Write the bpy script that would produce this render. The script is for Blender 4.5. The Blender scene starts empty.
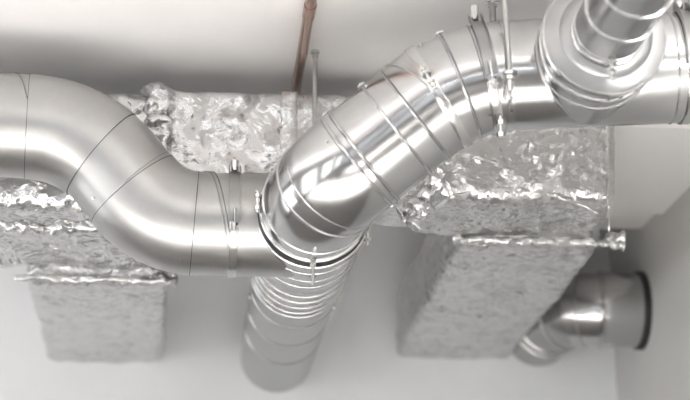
import bpy, bmesh, math, random
from mathutils import Vector, Matrix, noise
random.seed(7)
SC = bpy.context.scene
COL = SC.collection
V = Vector
F_PX = 1700.0
PITCH = math.atan(500/1700.0)
YAW = math.radians(5.0)
CAM = V((0, 0, 1.6))

# ------------------------------------------------------------------ materials
def mat_base(name):
    m = bpy.data.materials.new(name); m.use_nodes = True
    nt = m.node_tree; b = nt.nodes['Principled BSDF']
    return m, nt, b
def N(nt, t, **kw):
    n = nt.nodes.new(t)
    for k, v in kw.items():
        if k in n.inputs: n.inputs[k].default_value = v
        else: setattr(n, k, v)
    return n
def metal(name, col, rough, streak=0.0, spangle=0.015, bump=0.02, scale=9, wob=0.0):
    """rolled sheet metal: base colour, roughness mottling and faint waviness"""
    m, nt, b = mat_base(name)
    L = nt.links.new
    b.inputs['Metallic'].default_value = 1
    tc = N(nt, 'ShaderNodeTexCoord')
    n1 = N(nt, 'ShaderNodeTexNoise', Scale=scale, Detail=2, Roughness=.5)
    L(tc.outputs['Object'], n1.inputs['Vector'])
    n2 = N(nt, 'ShaderNodeTexVoronoi', Scale=55)
    L(tc.outputs['Object'], n2.inputs['Vector'])
    rr = N(nt, 'ShaderNodeMapRange'); L(n1.outputs['Fac'], rr.inputs['Value'])
    rr.inputs['From Min'].default_value = 0; rr.inputs['From Max'].default_value = 1
    rr.inputs['To Min'].default_value = rough*.9; rr.inputs['To Max'].default_value = rough*1.12
    L(rr.outputs[0], b.inputs['Roughness'])
    cr = N(nt, 'ShaderNodeMapRange'); L(n2.outputs['Color'], cr.inputs['Value'])
    cr.inputs['To Min'].default_value = 1-spangle; cr.inputs['To Max'].default_value = 1+spangle
    cr2 = N(nt, 'ShaderNodeMapRange'); L(n1.outputs['Fac'], cr2.inputs['Value'])
    cr2.inputs['From Min'].default_value = 0; cr2.inputs['From Max'].default_value = 1
    cr2.inputs['To Min'].default_value = .9; cr2.inputs['To Max'].default_value = 1.06
    mu = N(nt, 'ShaderNodeMath', operation='MULTIPLY'); L(cr.outputs[0], mu.inputs[0]); L(cr2.outputs[0], mu.inputs[1])
    vm = N(nt, 'ShaderNodeVectorMath', operation='SCALE'); vm.inputs[0].default_value = col; L(mu.outputs[0], vm.inputs['Scale'])
    L(vm.outputs[0], b.inputs['Base Color'])
    nb = N(nt, 'ShaderNodeTexNoise', Scale=5.5, Detail=2); L(tc.outputs['Object'], nb.inputs['Vector'])
    bp = N(nt, 'ShaderNodeBump', Strength=bump, Distance=.05); L(nb.outputs['Fac'], bp.inputs['Height'])
    L(bp.outputs[0], b.inputs['Normal'])
    return m
def foil_mat(name, col, rough, strength):
    m, nt, b = mat_base(name); L = nt.links.new
    b.inputs['Metallic'].default_value = .93
    b.inputs['Base Color'].default_value = (*col, 1)
    b.inputs['Roughness'].default_value = rough
    tc = N(nt, 'ShaderNodeTexCoord')
    mp = N(nt, 'ShaderNodeMapping'); L(tc.outputs['Object'], mp.inputs['Vector'])
    mp.inputs['Scale'].default_value = (1, 1, 1.1)
    n0 = N(nt, 'ShaderNodeTexNoise', Scale=5, Detail=3); L(mp.outputs[0], n0.inputs['Vector'])
    mx = N(nt, 'ShaderNodeVectorMath', operation='MULTIPLY_ADD')
    L(n0.outputs['Color'], mx.inputs[0]); mx.inputs[1].default_value = (.16, .16, .16); L(mp.outputs[0], mx.inputs[2])
    g = N(nt, 'ShaderNodeNewGeometry')
    cur = g.outputs['Normal']
    for sc_, k in ((10, .3), (24, .6), (52, .55)):
        v = N(nt, 'ShaderNodeTexVoronoi', Scale=sc_); L(mx.outputs[0], v.inputs['Vector'])
        sb = N(nt, 'ShaderNodeVectorMath', operation='SUBTRACT'); L(v.outputs['Color'], sb.inputs[0]); sb.inputs[1].default_value = (.5, .5, .5)
        ma = N(nt, 'ShaderNodeVectorMath', operation='MULTIPLY_ADD'); L(sb.outputs[0], ma.inputs[0]); ma.inputs[1].default_value = (k*strength,)*3; L(cur, ma.inputs[2])
        cur = ma.outputs[0]
    nn = N(nt, 'ShaderNodeVectorMath', operation='NORMALIZE'); L(cur, nn.inputs[0])
    v2 = N(nt, 'ShaderNodeTexNoise', Scale=30, Detail=4, Roughness=.55, Distortion=.8); L(mx.outputs[0], v2.inputs['Vector'])
    bp = N(nt, 'ShaderNodeBump', Strength=.35*strength, Distance=.03); L(v2.outputs['Fac'], bp.inputs['Height'])
    L(nn.outputs[0], bp.inputs['Normal'])
    L(bp.outputs[0], b.inputs['Normal'])
    return m
def plaster(name, c0, rough=.85, var=.03, bump=.05):
    m, nt, b = mat_base(name); L = nt.links.new
    tc = N(nt, 'ShaderNodeTexCoord')
    n = N(nt, 'ShaderNodeTexNoise', Scale=1.7, Detail=6, Roughness=.6); L(tc.outputs['Object'], n.inputs['Vector'])
    r = N(nt, 'ShaderNodeMapRange'); L(n.outputs['Fac'], r.inputs['Value'])
    r.inputs['From Min'].default_value = .3; r.inputs['From Max'].default_value = .7
    r.inputs['To Min'].default_value = 1-var; r.inputs['To Max'].default_value = 1+var
    vm = N(nt, 'ShaderNodeVectorMath', operation='SCALE'); vm.inputs[0].default_value = c0; L(r.outputs[0], vm.inputs['Scale'])
    L(vm.outputs[0], b.inputs['Base Color'])
    b.inputs['Roughness'].default_value = rough
    n2 = N(nt, 'ShaderNodeTexNoise', Scale=40, Detail=4); L(tc.outputs['Object'], n2.inputs['Vector'])
    bp = N(nt, 'ShaderNodeBump', Strength=bump, Distance=.01); L(n2.outputs['Fac'], bp.inputs['Height'])
    L(bp.outputs[0], b.inputs['Normal'])
    return m
M = {}
M['galv'] = metal('satin_galvanised_steel', (.45, .447, .44), .36, bump=0)
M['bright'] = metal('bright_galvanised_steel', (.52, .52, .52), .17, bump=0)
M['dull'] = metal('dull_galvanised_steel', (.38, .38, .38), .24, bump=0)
M['zinc'] = metal('zinc_plated_hardware', (.62, .62, .61), .2, bump=0)
M['matte'] = metal('matte_galvanised_steel', (.33, .33, .33), .34, bump=0)
M['seam'] = metal('crimped_steel_seam', (.36, .36, .355), .3, bump=0)
M['copper'] = metal('aged_copper_tube', (.44, .30, .24), .18, bump=.02)
M['foil'] = foil_mat('crinkled_foil_wrap', (.75, .75, .75), .22, .8)
M['foil_soft'] = foil_mat('smooth_foil_wrap', (.66, .66, .655), .26, .65)
M['tape'] = foil_mat('foil_tape', (.84, .82, .80), .3, .25)
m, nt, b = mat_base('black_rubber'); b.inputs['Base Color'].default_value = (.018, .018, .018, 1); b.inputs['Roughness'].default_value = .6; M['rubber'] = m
m, nt, b = mat_base('grey_duct_sealant'); b.inputs['Base Color'].default_value = (.13, .13, .13, 1); b.inputs['Roughness'].default_value = .5; M['sealant'] = m
M['ceiling'] = plaster('painted_ceiling', (.82, .803, .792))
M['wall'] = plaster('white_wall_paint', (.785, .795, .805))
M['sidewall'] = plaster('greige_wall_paint', (.56, .555, .54))
M['floor'] = plaster('screed_floor', (.245, .235, .225), .6, .12)
M['darkwall'] = plaster('dark_grey_wall_paint', (.34, .335, .33))
M['frame'] = plaster('window_frame_paint', (.30, .29, .28), .5)

# ------------------------------------------------------------------ mesh builder
ORG = {}
class MB:
    def __init__(s): s.v = []; s.f = []
    def add(s, vs, fs):
        o = len(s.v); s.v += [tuple(p) for p in vs]; s.f += [tuple(i+o for i in f) for f in fs]
    def box(s, c, size, ax=None):
        ax = ax or (V((1,0,0)), V((0,1,0)), V((0,0,1)))
        vs = [c + ax[0]*(size[0]/2*i) + ax[1]*(size[1]/2*j) + ax[2]*(size[2]/2*k) for i in (-1,1) for j in (-1,1) for k in (-1,1)]
        s.add(vs, [(0,1,3,2),(4,6,7,5),(0,4,5,1),(2,3,7,6),(0,2,6,4),(1,5,7,3)])
    def cyl(s, p0, p1, r, n=16, r1=None):
        r1 = r if r1 is None else r1
        t = (p1-p0).normalized(); u = t.orthogonal().normalized(); w = t.cross(u)
        vs = []
        for p, q in ((p0, r), (p1, r1)):
            vs += [p + (u*math.cos(a) + w*math.sin(a))*q for a in (2*math.pi*i/n for i in range(n))]
        fs = [(i, (i+1) % n, n+(i+1) % n, n+i) for i in range(n)] + [tuple(range(n))[::-1], tuple(range(n, 2*n))]
        s.add(vs, fs)
    def ring(s, c, t, R, prof, n=128, a0=0, a1=2*math.pi, u=None):
        """revolve closed profile [(dr, dt)] about axis t"""
        t = t.normalized(); u = (u - t*u.dot(t)).normalized() if u else t.orthogonal().normalized(); w = t.cross(u)
        full = abs(a1-a0-2*math.pi) < 1e-6; k = len(prof); m_ = n if full else n+1
        vs = []
        for i in range(m_):
            a = a0+(a1-a0)*i/n; d = u*math.cos(a)+w*math.sin(a)
            vs += [c + d*(R+pr[0]) + t*pr[1] for pr in prof]
        fs = []
        for i in range(n):
            j = (i+1) % m_
            for q in range(k):
                r = (q+1) % k
                fs.append((i*k+q, j*k+q, j*k+r, i*k+r))
        if not full: fs += [tuple(range(k)), tuple(range((m_-1)*k, m_*k))[::-1]]
        s.add(vs, fs)
    def tube(s, pts, r, n=10, cap=True):
        T = tangents(pts); u = T[0].orthogonal().normalized(); vs = []
        for i, p in enumerate(pts):
            u = (u - T[i]*u.dot(T[i])).normalized(); w = T[i].cross(u)
            rr = r[i] if isinstance(r, (list, tuple)) else r
            vs += [p + (u*math.cos(a)+w*math.sin(a))*rr for a in (2*math.pi*q/n for q in range(n))]
        fs = [(i*n+q, i*n+(q+1) % n, (i+1)*n+(q+1) % n, (i+1)*n+q) for i in range(len(pts)-1) for q in range(n)]
        if cap: fs += [tuple(range(n))[::-1], tuple(range((len(pts)-1)*n, len(pts)*n))]
        s.add(vs, fs)
    def shell(s, pts, T, r, n=96, th=.004):
        """open sheet-metal duct: outer and inner skin"""
        u = T[0].orthogonal().normalized(); vs = []
        fr = []
        for i in range(len(pts)):
            u = (u - T[i]*u.dot(T[i])).normalized(); fr.append((u.copy(), T[i].cross(u)))
        order = [(i, 0) for i in range(len(pts))] + [(i, 1) for i in reversed(range(len(pts)))]
        for i, inn in order:
            rr = (r[i] if isinstance(r, (list, tuple)) else r) - th*inn
            u, w = fr[i]
            vs += [pts[i] + (u*math.cos(a)+w*math.sin(a))*rr for a in (2*math.pi*q/n for q in range(n))]
        m_ = len(order)
        fs = [(i*n+q, i*n+(q+1) % n, ((i+1) % m_)*n+(q+1) % n, ((i+1) % m_)*n+q) for i in range(m_) for q in range(n)]
        s.add(vs, fs)
    def build(s, name, mat, parent=None, sharp=35, bevel=0):
        me = bpy.data.meshes.new(name); me.from_pydata(s.v, [], s.f)
        bm = bmesh.new(); bm.from_mesh(me)
        bmesh.ops.remove_doubles(bm, verts=bm.verts, dist=1e-5)
        bmesh.ops.recalc_face_normals(bm, faces=bm.faces)
        if bevel: bmesh.ops.bevel(bm, geom=bm.edges[:], offset=bevel, segments=2, affect='EDGES')
        org = ORG[parent.name] if parent else (sum((x.co for x in bm.verts), V())/max(1, len(bm.verts)))
        bmesh.ops.translate(bm, verts=bm.verts, vec=-org)
        bm.to_mesh(me); bm.free()
        me.polygons.foreach_set('use_smooth', [True]*len(me.polygons))
        me.set_sharp_from_angle(angle=math.radians(sharp))
        me.materials.append(mat)
        o = bpy.data.objects.new(name, me); COL.objects.link(o)
        if parent:
            o.parent = parent
            if parent.type == 'MESH': pass
        else: o.location = org
        ORG[o.name] = org.copy()
        return o
def tangents(pts):
    T = []
    for i in range(len(pts)):
        a = pts[max(0, i-1)]; b_ = pts[min(len(pts)-1, i+1)]; T.append((b_-a).normalized())
    return T
def tag(o, label=None, cat=None, group=None, kind=None):
    if label: o['label'] = label
    if cat: o['category'] = cat
    if group: o['group'] = group
    if kind: o['kind'] = kind
    return o
def thing(name, loc, label, cat, group=None):
    o = bpy.data.objects.new(name, None); COL.objects.link(o); o.empty_display_size = .1
    o.location = loc; ORG[o.name] = V(loc)
    return tag(o, label, cat, group)

class Path:
    """centreline with filleted corners, sampled every centimetre"""
    def __init__(s, pts, tl):
        out = [pts[0]]
        for i in range(1, len(pts)-1):
            a = (pts[i-1]-pts[i]).normalized(); b_ = (pts[i+1]-pts[i]).normalized()
            th = a.angle(b_); L = tl[i-1]; R = L*math.tan(th/2)
            cen = pts[i] + (a+b_).normalized()*(R/math.sin(th/2))
            p0 = pts[i]+a*L; e0 = (p0-cen).normalized(); e1 = ((pts[i]+b_*L)-cen).normalized()
            tot = e0.angle(e1); ax = e0.cross(e1).normalized()
            for k in range(25):
                out.append(cen + (Matrix.Rotation(tot*k/24, 3, ax) @ e0)*R)
        out.append(pts[-1])
        d = [0]
        for i in range(1, len(out)): d.append(d[-1]+(out[i]-out[i-1]).length)
        s.len = d[-1]; n = int(s.len/.01); s.p = []
        j = 0
        for k in range(n+1):
            q = s.len*k/n
            while j < len(d)-2 and d[j+1] < q: j += 1
            f = (q-d[j])/(d[j+1]-d[j]); s.p.append(out[j].lerp(out[j+1], f))
        s.t = tangents(s.p); s.n = n
    def at(s, q):
        k = max(0, min(s.n, q/s.len*s.n)); i = min(s.n-1, int(k)); f = k-i
        return s.p[i].lerp(s.p[i+1], f), s.t[i].lerp(s.t[i+1], f).normalized()
    def near(s, pt):
        k = min(range(s.n+1), key=lambda i: (s.p[i]-pt).length); return k*s.len/s.n
    def sect(s, q0, q1):
        m_ = max(2, int((q1-q0)/.015)); return [s.at(q0+(q1-q0)*i/m_) for i in range(m_+1)]
def duct_section(name, path, q0, q1, R, mat, par, grow=0.0):
    x = path.sect(q0, q1); mb = MB()
    mb.shell([a for a, _ in x], [b_ for _, b_ in x], R+grow)
    return mb.build(name, mat, par)
BEAD = [(-.002, -.006), (.002, -.005), (.005, -.002), (.0055, .001), (.004, .004), (.0, .006), (-.002, .006)]
def bead(path, q, R, par, w=1.0, mat='bright', name='seam_ring'):
    c, t = path.at(q); mb = MB(); mb.ring(c, t, R, [(a*w, b_*w) for a, b_ in BEAD]); return mb.build(name, M[mat], par)
def groove(path, q, R, par, w=.004, h=.0012, name='sealant_line', mat='rubber'):
    c, t = path.at(q); mb = MB(); mb.ring(c, t, R, [(-.001, -w/2), (h, -w/2), (h, w/2), (-.001, w/2)]); return mb.build(name, M[mat], par)
def radial(path, q, d):
    c, t = path.at(q); d = (d - t*d.dot(t)).normalized(); return c, t, d
def surf_line(path, q0, d0, q1, R, ang, par, r=.0022, name='lap_seam', mat='seam', n=40):
    """raised lap seam running along the skin from q0 to q1 while turning by ang"""
    pts = []
    _, t, u = radial(path, q0, d0)
    for i in range(n+1):
        q = q0+(q1-q0)*i/n; c, t = path.at(q); u = (u - t*u.dot(t)).normalized()
        d = Matrix.Rotation(ang*i/n, 3, t) @ u
        pts.append(c + d*(R+.001))
    mb = MB(); mb.tube(pts, r, 8); return mb.build(name, M[mat], par)
def screw(path, q, d, R, par, name='screw', r=.0075):
    c, t, d = radial(path, q, d); p = c + d*R
    mb = MB(); mb.cyl(p-d*.002, p+d*.0025, r*1.25, 14); mb.cyl(p+d*.0025, p+d*.007, r, 6); return mb.build(name, M['zinc'], par)
def band_clamp(path, q, R, w, d, label, group=None, bolt_len=.05, stud=None, chan=None, name='band_clamp', th=.003):
    """strap round the duct, closed at direction d by two lugs and a bolt"""
    c, t, u = radial(path, q, d)
    tan = t.cross(u)
    tp = thing(name, c + u*R, label, 'clamp', group)
    mb = MB(); g = .035
    mb.ring(c, t, R, [(.0005, -w/2), (th*.7, -w/2-.0005), (th+.001, -w/2+.004), (th, 0), (th+.001, w/2-.004), (th*.7, w/2+.0005), (.0005, w/2)], n=120, a0=g/R/2, a1=2*math.pi-g/R/2, u=u)
    mb.build('band', M['zinc'], tp)
    for s_ in (-1, 1):
        p = c + u*(R+.012) + tan*(s_*(g/2+.001)); l = MB()
        l.box(p, (w*.8, .004, .026), (t, tan, u)); l.build('lug', M['zinc'], tp, bevel=.001)
    p = c + u*(R+.014); b_ = MB(); b_.cyl(p-tan*bolt_len, p+tan*bolt_len, .0045, 12)
    bo = b_.build('bolt', M['zinc'], tp)
    for s_ in (-1, 1):
        h = MB(); h.cyl(p+tan*(s_*(bolt_len*.62)), p+tan*(s_*(bolt_len*.62+.009)), .0105, 6); h.build('nut', M['zinc'], bo)
    return tp
def toggle(path, q, R, d, par, name='lock_latch', s=1.0):
    """over-centre latch of a lock ring"""
    c, t, u = radial(path, q, d); tan = t.cross(u); p = c + u*(R+.009*s)
    mb = MB(); mb.box(p, (.022*s, .055*s, .006*s), (t, tan, u)); mb.cyl(p-tan*.02*s-t*.016*s, p-tan*.02*s+t*.016*s, .006*s, 10); mb.cyl(p+tan*.024*s-t*.013*s, p+tan*.024*s+t*.013*s, .005*s, 10)
    mb.cyl(p+u*.003, p+u*.012*s, .006*s, 6)
    return mb.build(name, M['zinc'], par)

# ------------------------------------------------------------------ room shell
HC = 1.6+2.53
XW = 2.2707
XL, YB, YW = -5.2, -4.5, 9.0
def struct(name, mb, mat, **k):
    o = mb.build(name, mat); o['kind'] = 'structure'; return o
mb = MB(); mb.box(V(((XL+XW)/2, (YB+YW)/2, -.1)), (XW-XL+.4, YW-YB+.4, .2)); struct('floor', mb, M['floor'])
mb = MB(); mb.box(V(((XL+XW)/2, (YB+YW)/2, HC+.1)), (XW-XL+.4, YW-YB+.4, .2)); struct('ceiling', mb, M['ceiling'])
mb = MB(); mb.box(V(((XL+XW)/2, YW+.1, HC/2)), (XW-XL+.4, .2, HC)); struct('wall_back', mb, M['wall'])
mb = MB(); mb.box(V((XW+.1, (YB+YW)/2, HC/2)), (.2, YW-YB, HC)); struct('wall_right', mb, M['sidewall'])
def window_wall(name, fixed, axis, lo, hi, wins, z0, z1, mat, n0):  # unseen windows, added to light the room and reflect in the metal
    mb = MB()
    def bx(a, b_, za, zb):
        if axis == 'x': mb.box(V(((a+b_)/2, fixed, (za+zb)/2)), (b_-a, .2, zb-za))
        else: mb.box(V((fixed, (a+b_)/2, (za+zb)/2)), (.2, b_-a, zb-za))
    bx(lo, hi, 0, z0); bx(lo, hi, z1, HC); e = lo
    for a, b_ in wins: bx(e, a, z0, z1); e = b_
    bx(e, hi, z0, z1)
    struct(name, mb, mat)
    for i, (a, b_) in enumerate(wins):
        fm = MB()
        def fb(p, q, za, zb):
            if axis == 'x': fm.box(V(((p+q)/2, fixed, (za+zb)/2)), (q-p, .07, zb-za))
            else: fm.box(V((fixed, (p+q)/2, (za+zb)/2)), (.07, q-p, zb-za))
        fb(a, b_, z0, z0+.07); fb(a, b_, z1-.07, z1); fb(a, a+.07, z0+.07, z1-.07); fb(b_-.07, b_, z0+.07, z1-.07); fb((a+b_)/2-.04, (a+b_)/2+.04, z0+.07, z1-.07)
        struct('window_%d' % (n0+i), fm, M['frame'])
        L = bpy.data.lights.new('window_fill_light', 'AREA'); L.shape = 'RECTANGLE'; L.size = b_-a-.1; L.size_y = z1-z0-.1  # area light added outside the unseen window as fill
        L.energy = WIN_E*(b_-a)*(z1-z0); L.color = (1, .99, .98)
        o = bpy.data.objects.new('window_fill_light', L); COL.objects.link(o)
        if axis == 'x':
            o.location = ((a+b_)/2, fixed-.12, (z0+z1)/2); o.rotation_euler = (math.pi/2, 0, math.pi)
        else:
            o.location = (fixed-.12, (a+b_)/2, (z0+z1)/2); o.rotation_euler = (math.pi/2, 0, -math.pi/2)
WIN_E = 6
window_wall('wall_front', YB-.1, 'x', XL, XW, [(-4.8, -2.9), (-2.1, -.2), (.6, 1.8)], .5, 3.3, M['darkwall'], 1)
window_wall('wall_left', XL-.1, 'y', YB, YW, [(-3.9, -1.9), (-.8, 1.4), (2.5, 4.7), (5.8, 8.0)], .35, 3.3, M['darkwall'], 4)

# dropped soffit on the right
mb = MB(); xs = 1.6757+.004
ZS = 1.6+2.305
ya = 6.62
mb.box(V(((xs+XW)/2, (ya+7.92)/2, (ZS+HC)/2)), (XW-xs, 7.92-ya, HC-ZS))
struct('trim_1', mb, M['ceiling'])
mb = MB(); mb.box(V(((xs+XW)/2, (7.93+8.34)/2, (ZS+HC)/2+.02)), (XW-xs, 8.34-7.93, HC-ZS-.04)); struct('trim_2', mb, M['ceiling'])

# ------------------------------------------------------------------ foil wrapped rectangular ducts
def hexa_mesh(mb, c8, size, r, step=.022, amp=.006, big=.012, seed=0.0, fine=1.0):
    """rounded, crinkled foil wrap over a hexahedron; c8[i][j][k] = corner points (x, y, z)"""
    Lx, Ly, Lz = size
    def tri(u, v, w):
        p = V()
        for i, a in ((0, 1-u), (1, u)):
            for j, b_ in ((0, 1-v), (1, v)):
                for k, c in ((0, 1-w), (1, w)): p += c8[i][j][k]*(a*b_*c)
        return p
    def pos(u, v, w):
        m_ = V((u*Lx, v*Ly, w*Lz)); q = V((min(max(m_.x, r), Lx-r), min(max(m_.y, r), Ly-r), min(max(m_.z, r), Lz-r)))
        d = m_-q
        if d.length > 1e-9: d.normalize()
        mm = q + d*r
        p = tri(mm.x/Lx, mm.y/Ly, mm.z/Lz)
        s_ = p + V((seed, seed*1.7, 0))
        nb = noise.noise(s_*2.3)*big
        rd = 1-abs(noise.noise(V((s_.x*8, s_.y*8, s_.z*9)) + noise.noise_vector(s_*4)*.9))*2
        rf = 1-abs(noise.noise(V((s_.x*22, s_.y*22, s_.z*24)) + noise.noise_vector(s_*9)*.8))*2
        return p + d*(nb + amp*rd + amp*.45*rf*fine)
    def face(fn, na, nb):
        vs = [fn(i/na, j/nb) for i in range(na+1) for j in range(nb+1)]
        fs = [(i*(nb+1)+j, (i+1)*(nb+1)+j, (i+1)*(nb+1)+j+1, i*(nb+1)+j+1) for i in range(na) for j in range(nb)]
        mb.add(vs, fs)
    nx, ny, nz = (max(3, int(q/step)) for q in size)
    for s_ in (0, 1):
        face(lambda a, b_: pos(s_, a, b_), ny, nz)
        face(lambda a, b_: pos(a, s_, b_), nx, nz)
        face(lambda a, b_: pos(a, b_, s_), nx, ny)
def corners(x0, x1, yf, yb, zt, zbf, zbb, xb0=None, xb1=None, ztb=None):
    xb0 = x0 if xb0 is None else xb0; xb1 = x1 if xb1 is None else xb1; ztb = zt if ztb is None else ztb
    return [[[V((x0, yf, zbf)), V((x0, yf, zt))], [V((xb0, yb, zbb)), V((xb0, yb, ztb))]],
            [[V((x1, yf, zbf)), V((x1, yf, zt))], [V((xb1, yb, zbb)), V((xb1, yb, ztb))]]]
YF = 6.56
ZT = 3.9941
def lumpy(mb, p0, p1, r, amp, seed=0, n=60, k=12):
    pts = [p0.lerp(p1, i/n) for i in range(n+1)]
    t = (p1-p0).normalized(); u = t.orthogonal().normalized(); w = t.cross(u); vs = []
    for i, p in enumerate(pts):
        e = min(1, min(i, n-i)/2.5+.15)
        for q in range(k):
            a = 2*math.pi*q/k; d = u*math.cos(a)+w*math.sin(a)
            rr = r*e*(1+amp*noise.noise((p+d*.03)*23+V((seed, 0, 0)))*2)
            vs.append(p+d*rr)
    fs = [(i*k+q, i*k+(q+1) % k, (i+1)*k+(q+1) % k, (i+1)*k+q) for i in range(n) for q in range(k)]
    fs += [tuple(range(k))[::-1], tuple(range(n*k, (n+1)*k))]
    mb.add(vs, fs)

# left plenum
xa = -1.4139; xb = -0.1936
zf = 3.4889; yb_ = 7.18; zb = 3.3684
lp = thing('insulated_plenum', V(((xa+xb)/2, 6.9, zb)), 'wide foil wrapped rectangular duct box behind the S bent steel pipe at left', 'duct')
mb = MB(); hexa_mesh(mb, corners(xa, xb, YF, yb_, ZT-.02, zf, zb), (xb-xa, .65, .5), .05, amp=.009, big=.03, seed=1)
mb.build('box_body', M['foil'], lp, sharp=180)
mb = MB(); lumpy(mb, V((xb+.015, YF-.005, 3.4810)), V((xb+.005, YF-.005, ZT+.02)), .045, .55, 3, n=40, k=18)
lumpy(mb, V((xb-.02, YF+.03, ZT+.015)), V((xb+.04, yb_-.05, ZT+.015)), .03, .5, 9)
mb.build('joint_wrap', M['foil'], lp, sharp=180)
mb = MB(); lumpy(mb, V((-0.7977, 7.1600, 3.3300)), V((-0.1386, 7.1600, 3.3308)), .014, .5, 5, n=120)
lumpy(mb, V((-0.1827, 7.2000, 3.3484)), V((-0.0965, 7.2000, 3.3503)), .028, .8, 8, n=24, k=16)
mb.build('flange_edge', M['foil_soft'], lp, sharp=180)
mb = MB(); lumpy(mb, V((xa, YF+.09, 3.4198)), V((xb-.03, YF+.09, 3.4198)), .022, .7, 15, n=120)
mb.build('wrap_fold', M['foil_soft'], lp, sharp=180)
# left branch into the back wall
bl, br = -0.7956, -0.1884
z0, z1 = 3.3306, 3.7181
lb = thing('insulated_branch_duct', V(((bl+br)/2, 8.1, z0)), 'short foil wrapped rectangular duct into the back wall under the left plenum', 'duct')
mb = MB(); hexa_mesh(mb, corners(-0.7461, -0.1522, 7.2, 9.02, z1, 3.3289, z0, bl, br), (.6, 1.8, .37), .05, amp=.009, big=.012, seed=4)
mb.build('duct_body', M['foil_soft'], lb, sharp=180)

# middle duct
xc = 0.8816
md = thing('insulated_main_duct', V(((xb+xc)/2, 6.8, ZT-.4)), 'long crinkled foil wrapped rectangular duct directly under the ceiling in the middle', 'duct')
mb = MB(); hexa_mesh(mb, corners(xb+.03, xc+.1, YF+.02, 7.0, ZT, 3.5242, 3.5531), (xc-xb, .45, .42), .035, step=.016, amp=.007, big=.008, seed=2)
mb.build('duct_body', M['foil'], md, sharp=180)
def tape_strip(x, w, par, seed):
    mb = MB()
    hexa_mesh(mb, corners(x, x+w, YF+.006, 6.99, ZT+.006, 3.5242-.003, 3.5531-.003), (w, .45, .42), .008, amp=.003, big=.008, step=.01, seed=seed)
    mb.build('tape_band', M['foil_soft'], par, sharp=180)
tape_strip(0.3123, .065, md, 2)

# right plenum
xd = 0.8901; xe = 1.6757
zf2 = 3.5541; yb2 = 6.86; zb2 = 3.4787
rp = thing('insulated_plenum', V(((xd+xe)/2, 6.8, zb2)), 'foil wrapped rectangular duct box with a vertical seam behind the horizontal steel pipe', 'duct')
mb = MB(); hexa_mesh(mb, corners(xd, xe, 6.5, yb2, ZT+.03, zf2, zb2), (xe-xd, .4, .5), .04, step=.018, amp=.006, big=.03, seed=6)
mb.build('box_body', M['foil_soft'], rp, sharp=180)
mb = MB(); lumpy(mb, V((1.0724, 6.8200, 3.4509)), V((1.7209, 6.8200, 3.4529)), .014, .5, 25, n=120)
lumpy(mb, V((1.7005, 6.8400, 3.4665)), V((1.7953, 6.8400, 3.4644)), .027, .8, 28, n=24, k=16)
lumpy(mb, V((1.0503, 6.8400, 3.4688)), V((1.1181, 6.8400, 3.4617)), .02, .8, 21, n=24, k=16)
mb.build('flange_edge', M['foil_soft'], rp, sharp=180)
mb = MB(); lumpy(mb, V((1.6527, 6.4900, 3.8866)), V((1.6356, 6.4900, 3.4091)), .006, .3, 31, n=60)
mb.build('corner_seam', M['foil_soft'], rp, sharp=180)
mb = MB()
pts = [V(p) for p in ((0.9027, 6.5000, 3.4691), (0.9930, 6.5000, 3.5425), (1.1157, 6.5000, 3.5752), (1.2590, 6.5000, 3.5831), (1.3816, 6.5000, 3.5694), (1.5036, 6.5000, 3.5346), (1.6044, 6.5000, 3.4866))]
for a, b_ in zip(pts, pts[1:]): lumpy(mb, a, b_, .008, .5, 41, n=16)
mb.build('wrap_fold', M['foil_soft'], rp, sharp=180)
mb = MB()
lumpy(mb, V((0.8427, 6.4800, 3.3874)), V((0.9457, 6.4400, 3.6574)), .03, .7, 51, n=40, k=16)
lumpy(mb, V((0.7816, 6.5000, 3.4661)), V((0.9145, 6.4600, 3.5496)), .034, .7, 55, n=30, k=16)
lumpy(mb, V((0.7974, 6.5000, 3.4333)), V((0.8681, 6.4800, 3.4959)), .022, .8, 57, n=20, k=14)
mb.build('joint_wrap', M['foil'], rp, sharp=180)
# right branch
rb_l, rb_r = 1.0752, 1.6887
z0, z1 = 3.3789, 3.7462
rb = thing('insulated_branch_duct', V(((rb_l+rb_r)/2, 8, z0)), 'long foil wrapped rectangular duct reaching the back wall, right of the round pipe', 'duct')
mb = MB(); hexa_mesh(mb, corners(1.0955, 1.6878, 6.84, 9.02, z1+.06, 3.4417, z0, rb_l, rb_r, z1), (.58, 2.15, .37), .045, amp=.010, big=.014, seed=14)
mb.build('duct_body', M['foil_soft'], rb, sharp=180)

# ------------------------------------------------------------------ S bent duct at left
R = .2
c1, c2, tee = V((-0.4672, 6.3000, 3.7285)), V((-0.1592, 6.3000, 3.3541)), V((0.4195, 6.0800, 3.3688))
a0 = V((-1.3865, 6.3000, 3.7012))
a0.z = c1.z; c2.z = tee.z; tee_c = V((tee.x, 6.37, tee.z)); c2.y = 6.36; c1.y = 6.33; a0.y = 6.33-.09*(c1.x-a0.x)
LP = Path([a0, c1, c2, tee_c], [.205, .15])
sd = thing('s_bent_air_duct', LP.at(1)[0], 'satin galvanised round duct bending down in an S shape at the left', 'duct')
q28 = LP.near(V((-0.6773, 6.3000, 3.7223))); qs1 = LP.near(V((-0.3945, 6.3000, 3.6410))); qs2 = LP.near(V((-0.2663, 6.3000, 3.4831))); q195 = LP.near(V((-0.0258, 6.3000, 3.3573))); q240 = LP.near(V((0.1470, 6.3300, 3.3699)))
qe = LP.len-.01
s1 = duct_section('pipe_section', LP, 0, q28, R, M['galv'], sd, .001)
s2 = duct_section('elbow_section', LP, q28-.002, qs1+.006, R, M['galv'], sd, .0035)
s3 = duct_section('elbow_section', LP, qs1, qs2, R, M['galv'], sd, 0)
s4 = duct_section('elbow_section', LP, qs2-.004, q195, R, M['galv'], sd, .003)
s5 = duct_section('pipe_section', LP, q195-.002, qe, R, M['galv'], sd, 0)
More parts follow.
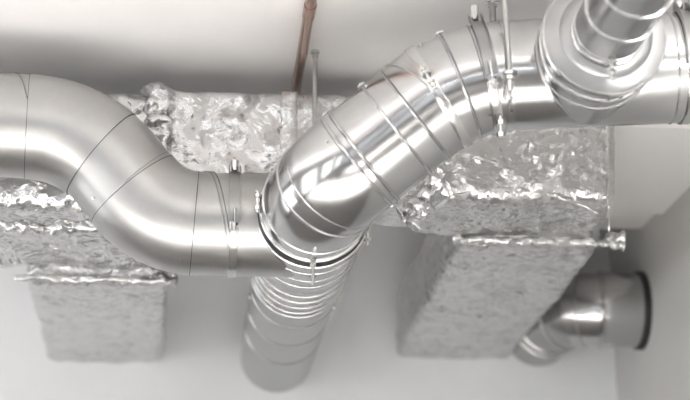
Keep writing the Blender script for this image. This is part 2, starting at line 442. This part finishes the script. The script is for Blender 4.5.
for q in (q28-.003, qs1+.007, qs2-.005, q195+.002): groove(LP, q, R, sd, .0024, .0034)
surf_line(LP, q28-.07, V((0, 0, 1)), q28-.005, R, 1.35, sd, .0026, mat='sealant')
surf_line(LP, q28-.055, V((0, 0, 1)), q28-.005, R, 1.35, sd, .0018)
surf_line(LP, qs2+.002, V((0, -.3, 1)), qs2+.05, R+.003, 1.2, sd, .002) if False else None
surf_line(LP, qs2-.03, V((1, 0, 1)), qs2-.008, R, 2.2, sd, .0022)
surf_line(LP, q195+.03, V((0, .3, 1)), q195+.13, R, 2.6, sd, .0035)
surf_line(LP, q195+.045, V((0, .3, 1)), q195+.145, R, 2.6, sd, .0022, mat='sealant')
mb = MB()
for q, d in ((qs2-.05, V((-.45, -.6, -.65))), (q195-.02, V((0, -.5, -.9))), (q240+.05, V((0, -.8, .35)))): screw(LP, q, d, R, sd, r=.005)
# saddle plate where it meets the tee
surf_line(LP, q240+.005, V((0, -.35, 1)), q240+.12, R, 0, sd, .0025)

# strap with channel bracket on that duct
def channel_clamp(path, q, R, d, label, w=.032, chan=.15, stud=.05, group='strap clamps with long channel brackets', up=V((0,0,1))):
    c, t = path.at(q)
    tp = thing('channel_strap_clamp', c+V((0, -R, 0)), label, 'clamp', group)
    mb = MB(); mb.ring(c, t, R, [(.0005, -w/2), (.003, -w/2-.0005), (.005, -w/2+.004), (.0032, 0), (.005, w/2-.004), (.003, w/2+.0005), (.0005, w/2)], n=140, u=V((0, 1, 0)))
    mb.build('band', M['zinc'], tp)
    # curved channel following the skin from the crown down the near side
    c_, t_, u0 = radial(path, q, d); sgn = 1 if t_.cross(u0).z < 0 else -1
    a1 = chan/R; ch = MB(); hh = .028; ww = w*.72
    ch.ring(c_, t_*1, R+.004, [(0, -ww), (hh, -ww), (hh, -ww+.003), (.003, -ww+.003), (.003, ww-.003), (hh, ww-.003), (hh, ww), (0, ww)], n=14, a0=0 if sgn > 0 else -a1, a1=a1 if sgn > 0 else 0, u=u0)
    ch.build('channel_bracket', M['seam'], tp)
    e = Matrix.Rotation(sgn*a1, 3, t_) @ u0; tn = t_.cross(e)*sgn
    p = c_ + e*(R+.016)
    bo = MB(); bo.cyl(p-tn*.05, p+tn*.035, .006, 12); bo = bo.build('bolt', M['zinc'], tp)
    nu = MB(); nu.cyl(p+tn*.006, p+tn*.016, .0125, 6); nu.build('nut', M['zinc'], bo)
    lg = MB(); lg.box(p+tn*.035, (w*1.1, .006, .03), (t_, tn, e)); lg.build('lug', M['zinc'], tp, bevel=.001)
    st = MB(); pt = c_+u0*(R+.02); st.cyl(pt-V((0,0,.01)), pt+up*stud, .0135, 16); st.build('stud', M['zinc'], tp)
    return tp
channel_clamp(LP, LP.near(V((0.1200, 6.3300, 3.3693))), R+.003, V((0, -.55, 1)), 'strap clamp with channel bracket on the horizontal end of the S bent duct', chan=.26, stud=.03)

# ------------------------------------------------------------------ main duct, elbow and flanged bend
tz = tee.z
k1 = V((0.9187, 5.7000, 3.7523)); e0 = V((2.1441, 5.6000, 3.8167)); k2 = V((tee.x, 5.90, tz)); e2 = V((tee.x, 6.30, tz))
RP = Path([e0, k1, k2, e2], [.17, .185])
mdt = thing('main_air_duct', RP.at(1)[0], 'bright round steel duct crossing the top right and bending down towards the centre', 'duct')
def qx(p): return RP.near(p)
qa = qx(V((1.0100, 5.7000, 3.7591))); qb = qx(V((0.9216, 5.7000, 3.7141))); qc = qx(V((0.8482, 5.7500, 3.6762))); qd = qx(V((0.7003, 5.8000, 3.5856))); qg1 = qx(V((0.7664, 5.7700, 3.6385))); qf = qx(V((0.6104, 5.8500, 3.5193))); qg = qx(V((0.5162, 5.9000, 3.4484)))
qrim = RP.near(V((tee.x, 6.12, tz)))
qm = (qf+qrim)/2
cuts = [0, qa+.03, qb, qc, qg1, qf+.02, qm, qrim+.01]
names = ['pipe_section', 'elbow_section', 'elbow_section', 'elbow_section', 'pipe_section', 'elbow_section', 'elbow_section']
for i, nm in enumerate(names):
    duct_section(nm, RP, cuts[i], cuts[i+1]+.003, R, M['bright'], mdt, .0025 if i % 2 else 0)
for q in (qa+.03, qb, qg1): groove(RP, q, R, mdt, .004, .0032, mat='sealant')
for q in (qb+.006, qg1+.006): bead(RP, q, R+.001, mdt, .8)
for q, w in ((qd, .9), (qf+.03, 1.2), (qf+.06, 1.0), (qm-.012, .8), (qm+.03, 1.1), (qrim-.075, .9)): bead(RP, q, R, mdt, w)
for q in (qf+.037, qf+.067): groove(RP, q, R, mdt, .003, .003, mat='sealant')
bead(RP, qrim-.004, R+.002, mdt, 1.3, name='rim_flange')
surf_line(RP, qg1-.02, V((-.7, -.1, .7)), qc-.02, R+.002, -2.1, mdt, .003)
for q, d in ((qc-.03, V((-.2, -.5, .8))), (qd-.012, V((-.4, -.55, .8))), (qf+.08, V((-.4, -.8, .2))), (qf+.085, V((-.3, -.9, -.1))), (qa-.17, V((0, -1, .25)))): screw(RP, q, d, R, mdt, r=.006)
ul = V((-.75, .05, .65))
for q, s_ in ((qb, 1.0), (qd, .9), (qf+.05, .8), (qrim-.075, .8)): toggle(RP, q, R, ul, mdt, s=s_)
# band clamp across the elbow
band_clamp(RP, qx(V((0.8410, 5.7500, 3.6874))), R+.006, .034, V((-.2, -1, .05)), 'band clamp with a short bolt on the bright diagonal duct', 'band clamps on the diagonal duct')
channel_clamp(RP, qa+.004, R+.003, V((0, -.35, 1)), 'strap clamp with channel bracket just left of the long hanger rod', chan=.31, stud=.045)
channel_clamp(RP, RP.near(V((1.7172, 5.6500, 3.7983))), R+.002, V((0, -.35, 1)), 'strap clamp with channel bracket at the right end of the horizontal duct', chan=.31, stud=.045)
bead(RP, RP.near(V((1.6690, 5.6500, 3.7967))), R, mdt, .6)
surf_line(RP, RP.near(V((1.6764, 5.6500, 3.7970))), V((0, 0, 1)), RP.near(V((1.6209, 5.6500, 3.7951))), R, 2.4, mdt, .003)

# hanger rods
def rod(b_, r, label, top_z=None, name='hanger_rod', lean=0.0, foot=None):
    t_ = V((b_.x+lean, b_.y, HC if top_z is None else top_z))
    tp = thing(name, t_, label, 'rod', None)
    mb = MB(); mb.cyl(b_, t_, r, 12); mb.build('rod', M['galv'], tp)
    mb = MB(); mb.cyl(t_-V((0, 0, .012)), t_, r*1.9, 20); mb.cyl(t_-V((0, 0, .03)), t_-V((0, 0, .012)), r*1.4, 6); mb.build('anchor', M['zinc'], tp)
    return tp, b_, t_
cl = RP.near(V((1.0741, 5.6900, 3.7613))); cc, ct = RP.at(cl)
# long rod in front of the duct, ends in a nut and eye on a slim strap
fx = cc.x - .022
t1 = thing('threaded_hanger_rod', V((fx, cc.y-R-.02, HC)), 'long steel hanger rod dropping in front of the horizontal duct to a nut and eye', 'rod')
yb0 = cc.y-R-.022
zt = 1.6+0.38258*yb0
mb = MB(); mb.cyl(V((fx, yb0, zt)), V((fx-.02, yb0, HC)), .0095, 14); mb.build('rod', M['galv'], t1)
mb = MB(); mb.cyl(V((fx, yb0, zt-.012)), V((fx, yb0, zt)), .026, 20); mb.cyl(V((fx, yb0, zt-.028)), V((fx, yb0, zt-.012)), .019, 6); mb.build('nut', M['zinc'], t1)
mb = MB(); mb.cyl(V((fx, yb0, zt-.07)), V((fx, yb0, zt-.028)), .009, 12); mb.ring(V((fx, yb0, zt-.088)), V((1, -.6, 0)), .013, [(.005*math.cos(a), .005*math.sin(a)) for a in (i*math.pi/4 for i in range(8))], n=24); mb.build('eye', M['zinc'], t1)
t2 = thing('slim_strap_hanger', V((fx, cc.y-R, cc.z)), 'slim strap around the horizontal duct under the long hanger rod with a bolt below', 'clamp')
mb = MB(); mb.ring(cc, ct, R, [(.0005, -.012), (.004, -.012), (.004, .012), (.0005, .012)], n=140); mb.build('band', M['zinc'], t2)
mb = MB(); mb.tube([V((fx, yb0, zt-.098)), V((fx+.002, cc.y-R-.012, zt-.14)), V((fx-.002, cc.y-R*.93-.012, cc.z-R*.42)), V((fx-.008, cc.y-R*.72-.008, cc.z-R*.74))], .0065, 10); mb.build('tie_bar', M['zinc'], t2)
pb = V((fx-.012, cc.y-R*.45, cc.z-R*.95)); mb = MB(); mb.cyl(pb+V((0, 0, .02)), pb-V((0, 0, .075)), .0075, 12); mb.build('bolt', M['zinc'], t2)
for dz in (.012, .058):
    mb = MB(); mb.cyl(pb-V((0, 0, dz)), pb-V((0, 0, dz+.016)), .016, 6); mb.build('nut', M['zinc'], t2)
rod(V((0.4415, 6.4400, 3.6435)), .0095, 'thin steel hanger rod in front of the foil duct, right of the copper pipe')
rod(V((1.0702, 5.8600, 3.9682)), .0125, 'short steel hanger rod above the horizontal duct, left of the long rod')

# bolts at the rim of the bend
for (d, L_, nm) in ((V((-1, 0, .12)), .05, 0), (V((-.02, 0, -1)), .085, 1), (V((.93, 0, -.38)), .06, 2)):
    c, t, u = radial(RP, qrim, d)
    _ = ['small bolt clip on the rim beside the S bent duct', 'upright bolt clip hanging at the bottom of the bend rim', 'bolt clip with hanging nuts on the right side of the bend rim'][nm]
    p = c + u*(R+.014)
    mb = MB()
    if nm == 0: mb.box(p, (.012, .05, .022), (u, V((0, 1, 0)), V((0, 0, 1)))); ax_ = V((0, 0, 1))
    else: mb.box(p, (.022, .06, .012), (u.cross(t), t, u)); ax_ = V((0, -.1, 1)).normalized()
    tp = mb.build('bolt_clip', M['zinc'], mdt, bevel=.001)
    a_ = p+V((0, -.02, 0)); mb = MB(); mb.cyl(a_+ax_*.03, a_-ax_*L_, .0065, 12); mb.build('bolt', M['zinc'], tp)
    for h in (-.02, L_*.55):
        mb = MB(); mb.cyl(a_-ax_*h, a_-ax_*(h+.012), .0135, 6); mb.build('nut', M['zinc'], tp)

# ------------------------------------------------------------------ tee body and pipe to the back wall
TP = Path([V((tee.x, 6.12, tz)), V((tee.x, 9.02, tz))], [])
wd = thing('branch_air_duct', V((tee.x, 7.6, tz-R)), 'round galvanised duct running from the central tee back to the wall', 'duct')
def ty(y): return y-6.12
duct_section('tee_body', TP, .055, ty(6.62), R, M['bright'], wd, .008)
duct_section('pipe_section', TP, ty(6.6), ty(7.1), R, M['bright'], wd, .001)
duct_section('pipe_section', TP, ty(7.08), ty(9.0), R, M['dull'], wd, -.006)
groove(TP, .030, R+.001, wd, .05, .010, name='gasket_or_gap_shade')  # black ring standing in for the shadow gap behind the elbow rim
bead(TP, .062, R+.011, wd, 1.3, name='rim_flange')
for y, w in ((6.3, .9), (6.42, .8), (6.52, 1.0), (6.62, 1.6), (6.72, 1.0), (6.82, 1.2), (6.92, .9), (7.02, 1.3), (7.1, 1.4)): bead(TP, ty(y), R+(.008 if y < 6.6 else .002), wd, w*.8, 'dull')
for y in (6.63, 6.83, 7.11): groove(TP, ty(y)+.006, R, wd, .005, .003)
for y in (7.35, 7.75, 8.2): bead(TP, ty(y), R-.007, wd, .6)
for d in (V((.25, 0, -1)), V((.1, 0, -1)), V((-.3, 0, -1)), V((.5, 0, -.9))): screw(TP, ty(7.13), d, R-.005, wd, r=.008)
for d in (V((-1, 0, -.1)), V((1, 0, -.35))): screw(TP, ty(7.5), d, R-.005, wd, r=.013)
# collar joining the S bent duct to the tee
mb = MB()
# (lap line around the branch mouth)
pts = []
for i in range(81):
    a = 2*math.pi*i/80; y_, z_ = .197*math.cos(a), .197*math.sin(a)
    x_ = math.sqrt(max(0, (R+.008)**2 - z_**2))
    pts.append(V((tee.x-x_-.0, 6.37+y_, tz+z_)))
mb.tube(pts, .004, 8); mb.build('saddle_edge', M['galv'], wd)

# ------------------------------------------------------------------ capped branch with reducer
qn = RP.near(V((1.3576, 5.6600, 3.7748))); bc, bt = RP.at(qn)
yn = bc.y
BR = .203
bd = thing('capped_branch_duct', V((bc.x, yn-.3, bc.z)), 'wide round duct stub with a coned end facing the viewer, top right', 'duct')
ycap = yn-.35
ax0 = V((bc.x+.0, yn-.02, bc.z)); ax1 = V((bc.x+.0, ycap, bc.z))
BP = Path([ax0, ax1], [])
duct_section('stub_body', BP, 0, BP.len, BR, M['dull'], bd)
mb = MB(); n_ = 128
prof = [(BR+.006, 0), (BR+.006, .012), (BR-.012, .02), (.162, .024), (.156, .034), (.128, .042), (.120, .042), (.120, .034), (BR-.02, .0)]
mb.ring(ax1, V((0, -1, 0)), 0, prof, n=n_); mb.build('cone_cap', M['matte'], bd, sharp=50)
bead(BP, BP.len-.005, BR+.004, bd, 1.8, name='rim_flange'); bead(BP, BP.len-.09, BR, bd, 1.4); bead(BP, BP.len-.17, BR, bd, .8)
groove(BP, BP.len-.1, BR, bd, .005, .003)
for d in (V((.1, 0, -1)), V((.35, 0, -1)), V((.6, 0, -.8))): screw(BP, BP.len-.075, d, BR, bd, r=.005)
# saddle collar on the main duct
pts = []
for i in range(121):
    a = 2*math.pi*i/120; x_, z_ = BR*1.01*math.cos(a), min(BR, R)*.985*math.sin(a)
    y_ = -math.sqrt(max(0, (R+.004)**2-z_**2)); pts.append(V((bc.x+x_, yn+y_, bc.z+z_)))
mb = MB(); mb.tube(pts, .006, 8); mb.build('saddle_edge', M['galv'], bd)
# small round duct leaving the cone towards the viewer
S0 = V((bc.x+.0, ycap-.035, bc.z)); S1 = V((bc.x+.0, 3.9, bc.z+.0))
SP = Path([S0, S1], [])
sm = thing('small_air_duct', S0, 'slim shiny round duct with bead rings leaving the coned end at top right', 'duct')
r2 = .121
duct_section('pipe_section', SP, 0, SP.len, r2, M['dull'], sm)
for q, w in ((.012, 1.2), (.05, .5), (.22, .8), (.42, .8), (.62, .8), (.82, .8)): bead(SP, q, r2, sm, w)
p = S0+V((.0, -.05, -r2-.006))
mb = MB(); mb.cyl(p+V((0, 0, .012)), p-V((0, 0, .06)), .006, 12); tp = mb.build('ring_bolt', M['zinc'], sm)
for dz, rr in ((.0, .017), (.026, .012), (.045, .010)):
    mb = MB(); mb.cyl(p-V((0, 0, dz)), p-V((0, 0, dz+.009)), rr, 6); mb.build('nut', M['zinc'], tp)

# ------------------------------------------------------------------ round duct at the right wall
YR = 8.4
hR = .193
w0 = V((1.8426, 8.4000, 3.5253)); wz = w0.z
xe_ = XW+.02
WPth = Path([V((xe_, YR, wz)), V((1.8739-.03, YR, wz)), V((1.8739-.03, 9.02, wz))], [.235])
rd = thing('corner_air_duct', V((w0.x+.2, YR, wz-hR)), 'short round steel duct with an elbow between the right wall and back wall', 'duct')
qk = WPth.near(V((2.0515, 8.4000, 3.5294))); qk2 = WPth.near(V((1.9052, 8.4000, 3.5265)))
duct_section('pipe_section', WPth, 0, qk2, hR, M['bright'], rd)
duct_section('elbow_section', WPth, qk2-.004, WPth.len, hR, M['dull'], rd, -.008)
bead(WPth, qk, hR, rd, 1.8)
bead(WPth, WPth.near(V((1.9626, 8.4000, 3.5276))), hR, rd, 1.0)
bead(WPth, qk2+.08, hR-.006, rd, 1.4); bead(WPth, qk2+.2, hR-.006, rd, 1.6); bead(WPth, qk2+.3, hR-.006, rd, 1.4)
screw(WPth, qk, V((0, -1, .0)), hR, rd, r=.014); screw(WPth, qk-.02, V((.0, -.3, -1)), hR, rd, r=.012)
mb = MB(); mb.ring(V((XW-.03, YR, wz)), V((1, 0, 0)), hR, [(-.002, -.004), (.010, -.004), (.010, .03), (-.002, .03)]); mb.build('gasket_or_gap_shade', M['rubber'], rd)

# ------------------------------------------------------------------ copper pipe on the ceiling
zc = HC-.045
X_ = V((0.3836, 0, 0)).x
cp = thing('copper_pipe', V((X_, 6.2, zc)), 'bare copper pipe running under the ceiling towards the foil duct', 'pipe')
mb = MB(); mb.tube([V((X_, 4.8, zc)), V((X_, 5.6, zc)), V((X_, 6.95, zc))], .021, 20); mb.build('tube', M['copper'], cp)
mb = MB(); mb.tube([V((X_, 5.86, zc)), V((X_, 5.97, zc))], .0245, 20); mb.build('coupling', M['copper'], cp)

# ------------------------------------------------------------------ light, camera, view
W = bpy.data.worlds.new('overcast_sky'); SC.world = W; W.use_nodes = True
bg = W.node_tree.nodes['Background']; bg.inputs[0].default_value = (.92, .95, 1, 1); bg.inputs[1].default_value = 1.2
def lamp(x, y, z, sx, sy, e, rot=(0, 0, 0)):  # unseen area light added as fill, no fixture modelled
    L = bpy.data.lights.new('added_fill_light', 'AREA'); L.shape = 'RECTANGLE'; L.size = sx; L.size_y = sy; L.energy = e; L.color = (1, 1, 1); L.spread = math.radians(50) if rot[0] == 0 else math.pi
    o = bpy.data.objects.new('added_fill_light', L); COL.objects.link(o); o.location = (x, y, z); o.rotation_euler = rot
def up_fill_light(x, y, sx, sy, e):  # added upward fill that evens out the ceiling brightness
    lamp(x, y, HC-.6, sx, sy, e, (math.pi, 0, 0))
for x in (-3.6, -1.8, 0, 1.4): up_fill_light(x, 3.9, 1.3, .2, 7)
up_fill_light(-2.1, 5.4, .3, 1.4, 17)
up_fill_light(1.75, 4.2, .2, 1.2, 22)
for x, y in ((-3.6, 3.2), (-1.7, 3.2), (.2, 3.2), (1.3, 3.2), (-.4, -.5)):  # added downward fill, brightens a floor patch that the ducts reflect
    lamp(x, y, HC-.35, 1.3, .3, 215)
cam = bpy.data.cameras.new('camera'); co = bpy.data.objects.new('camera', cam); COL.objects.link(co)
co.location = CAM; co.rotation_mode = 'XYZ'; co.rotation_euler = (math.pi/2+PITCH, 0, -YAW)
cam.sensor_width = 36; cam.lens = F_PX/690*36; cam.clip_start = .05
cam.dof.use_dof = True; cam.dof.focus_distance = 6.5; cam.dof.aperture_fstop = 1.2
SC.camera = co
SC.view_settings.view_transform = 'Standard'; SC.view_settings.look = 'None'; SC.view_settings.exposure = 0.42; SC.view_settings.gamma = 1
SC.view_settings.use_curve_mapping = False
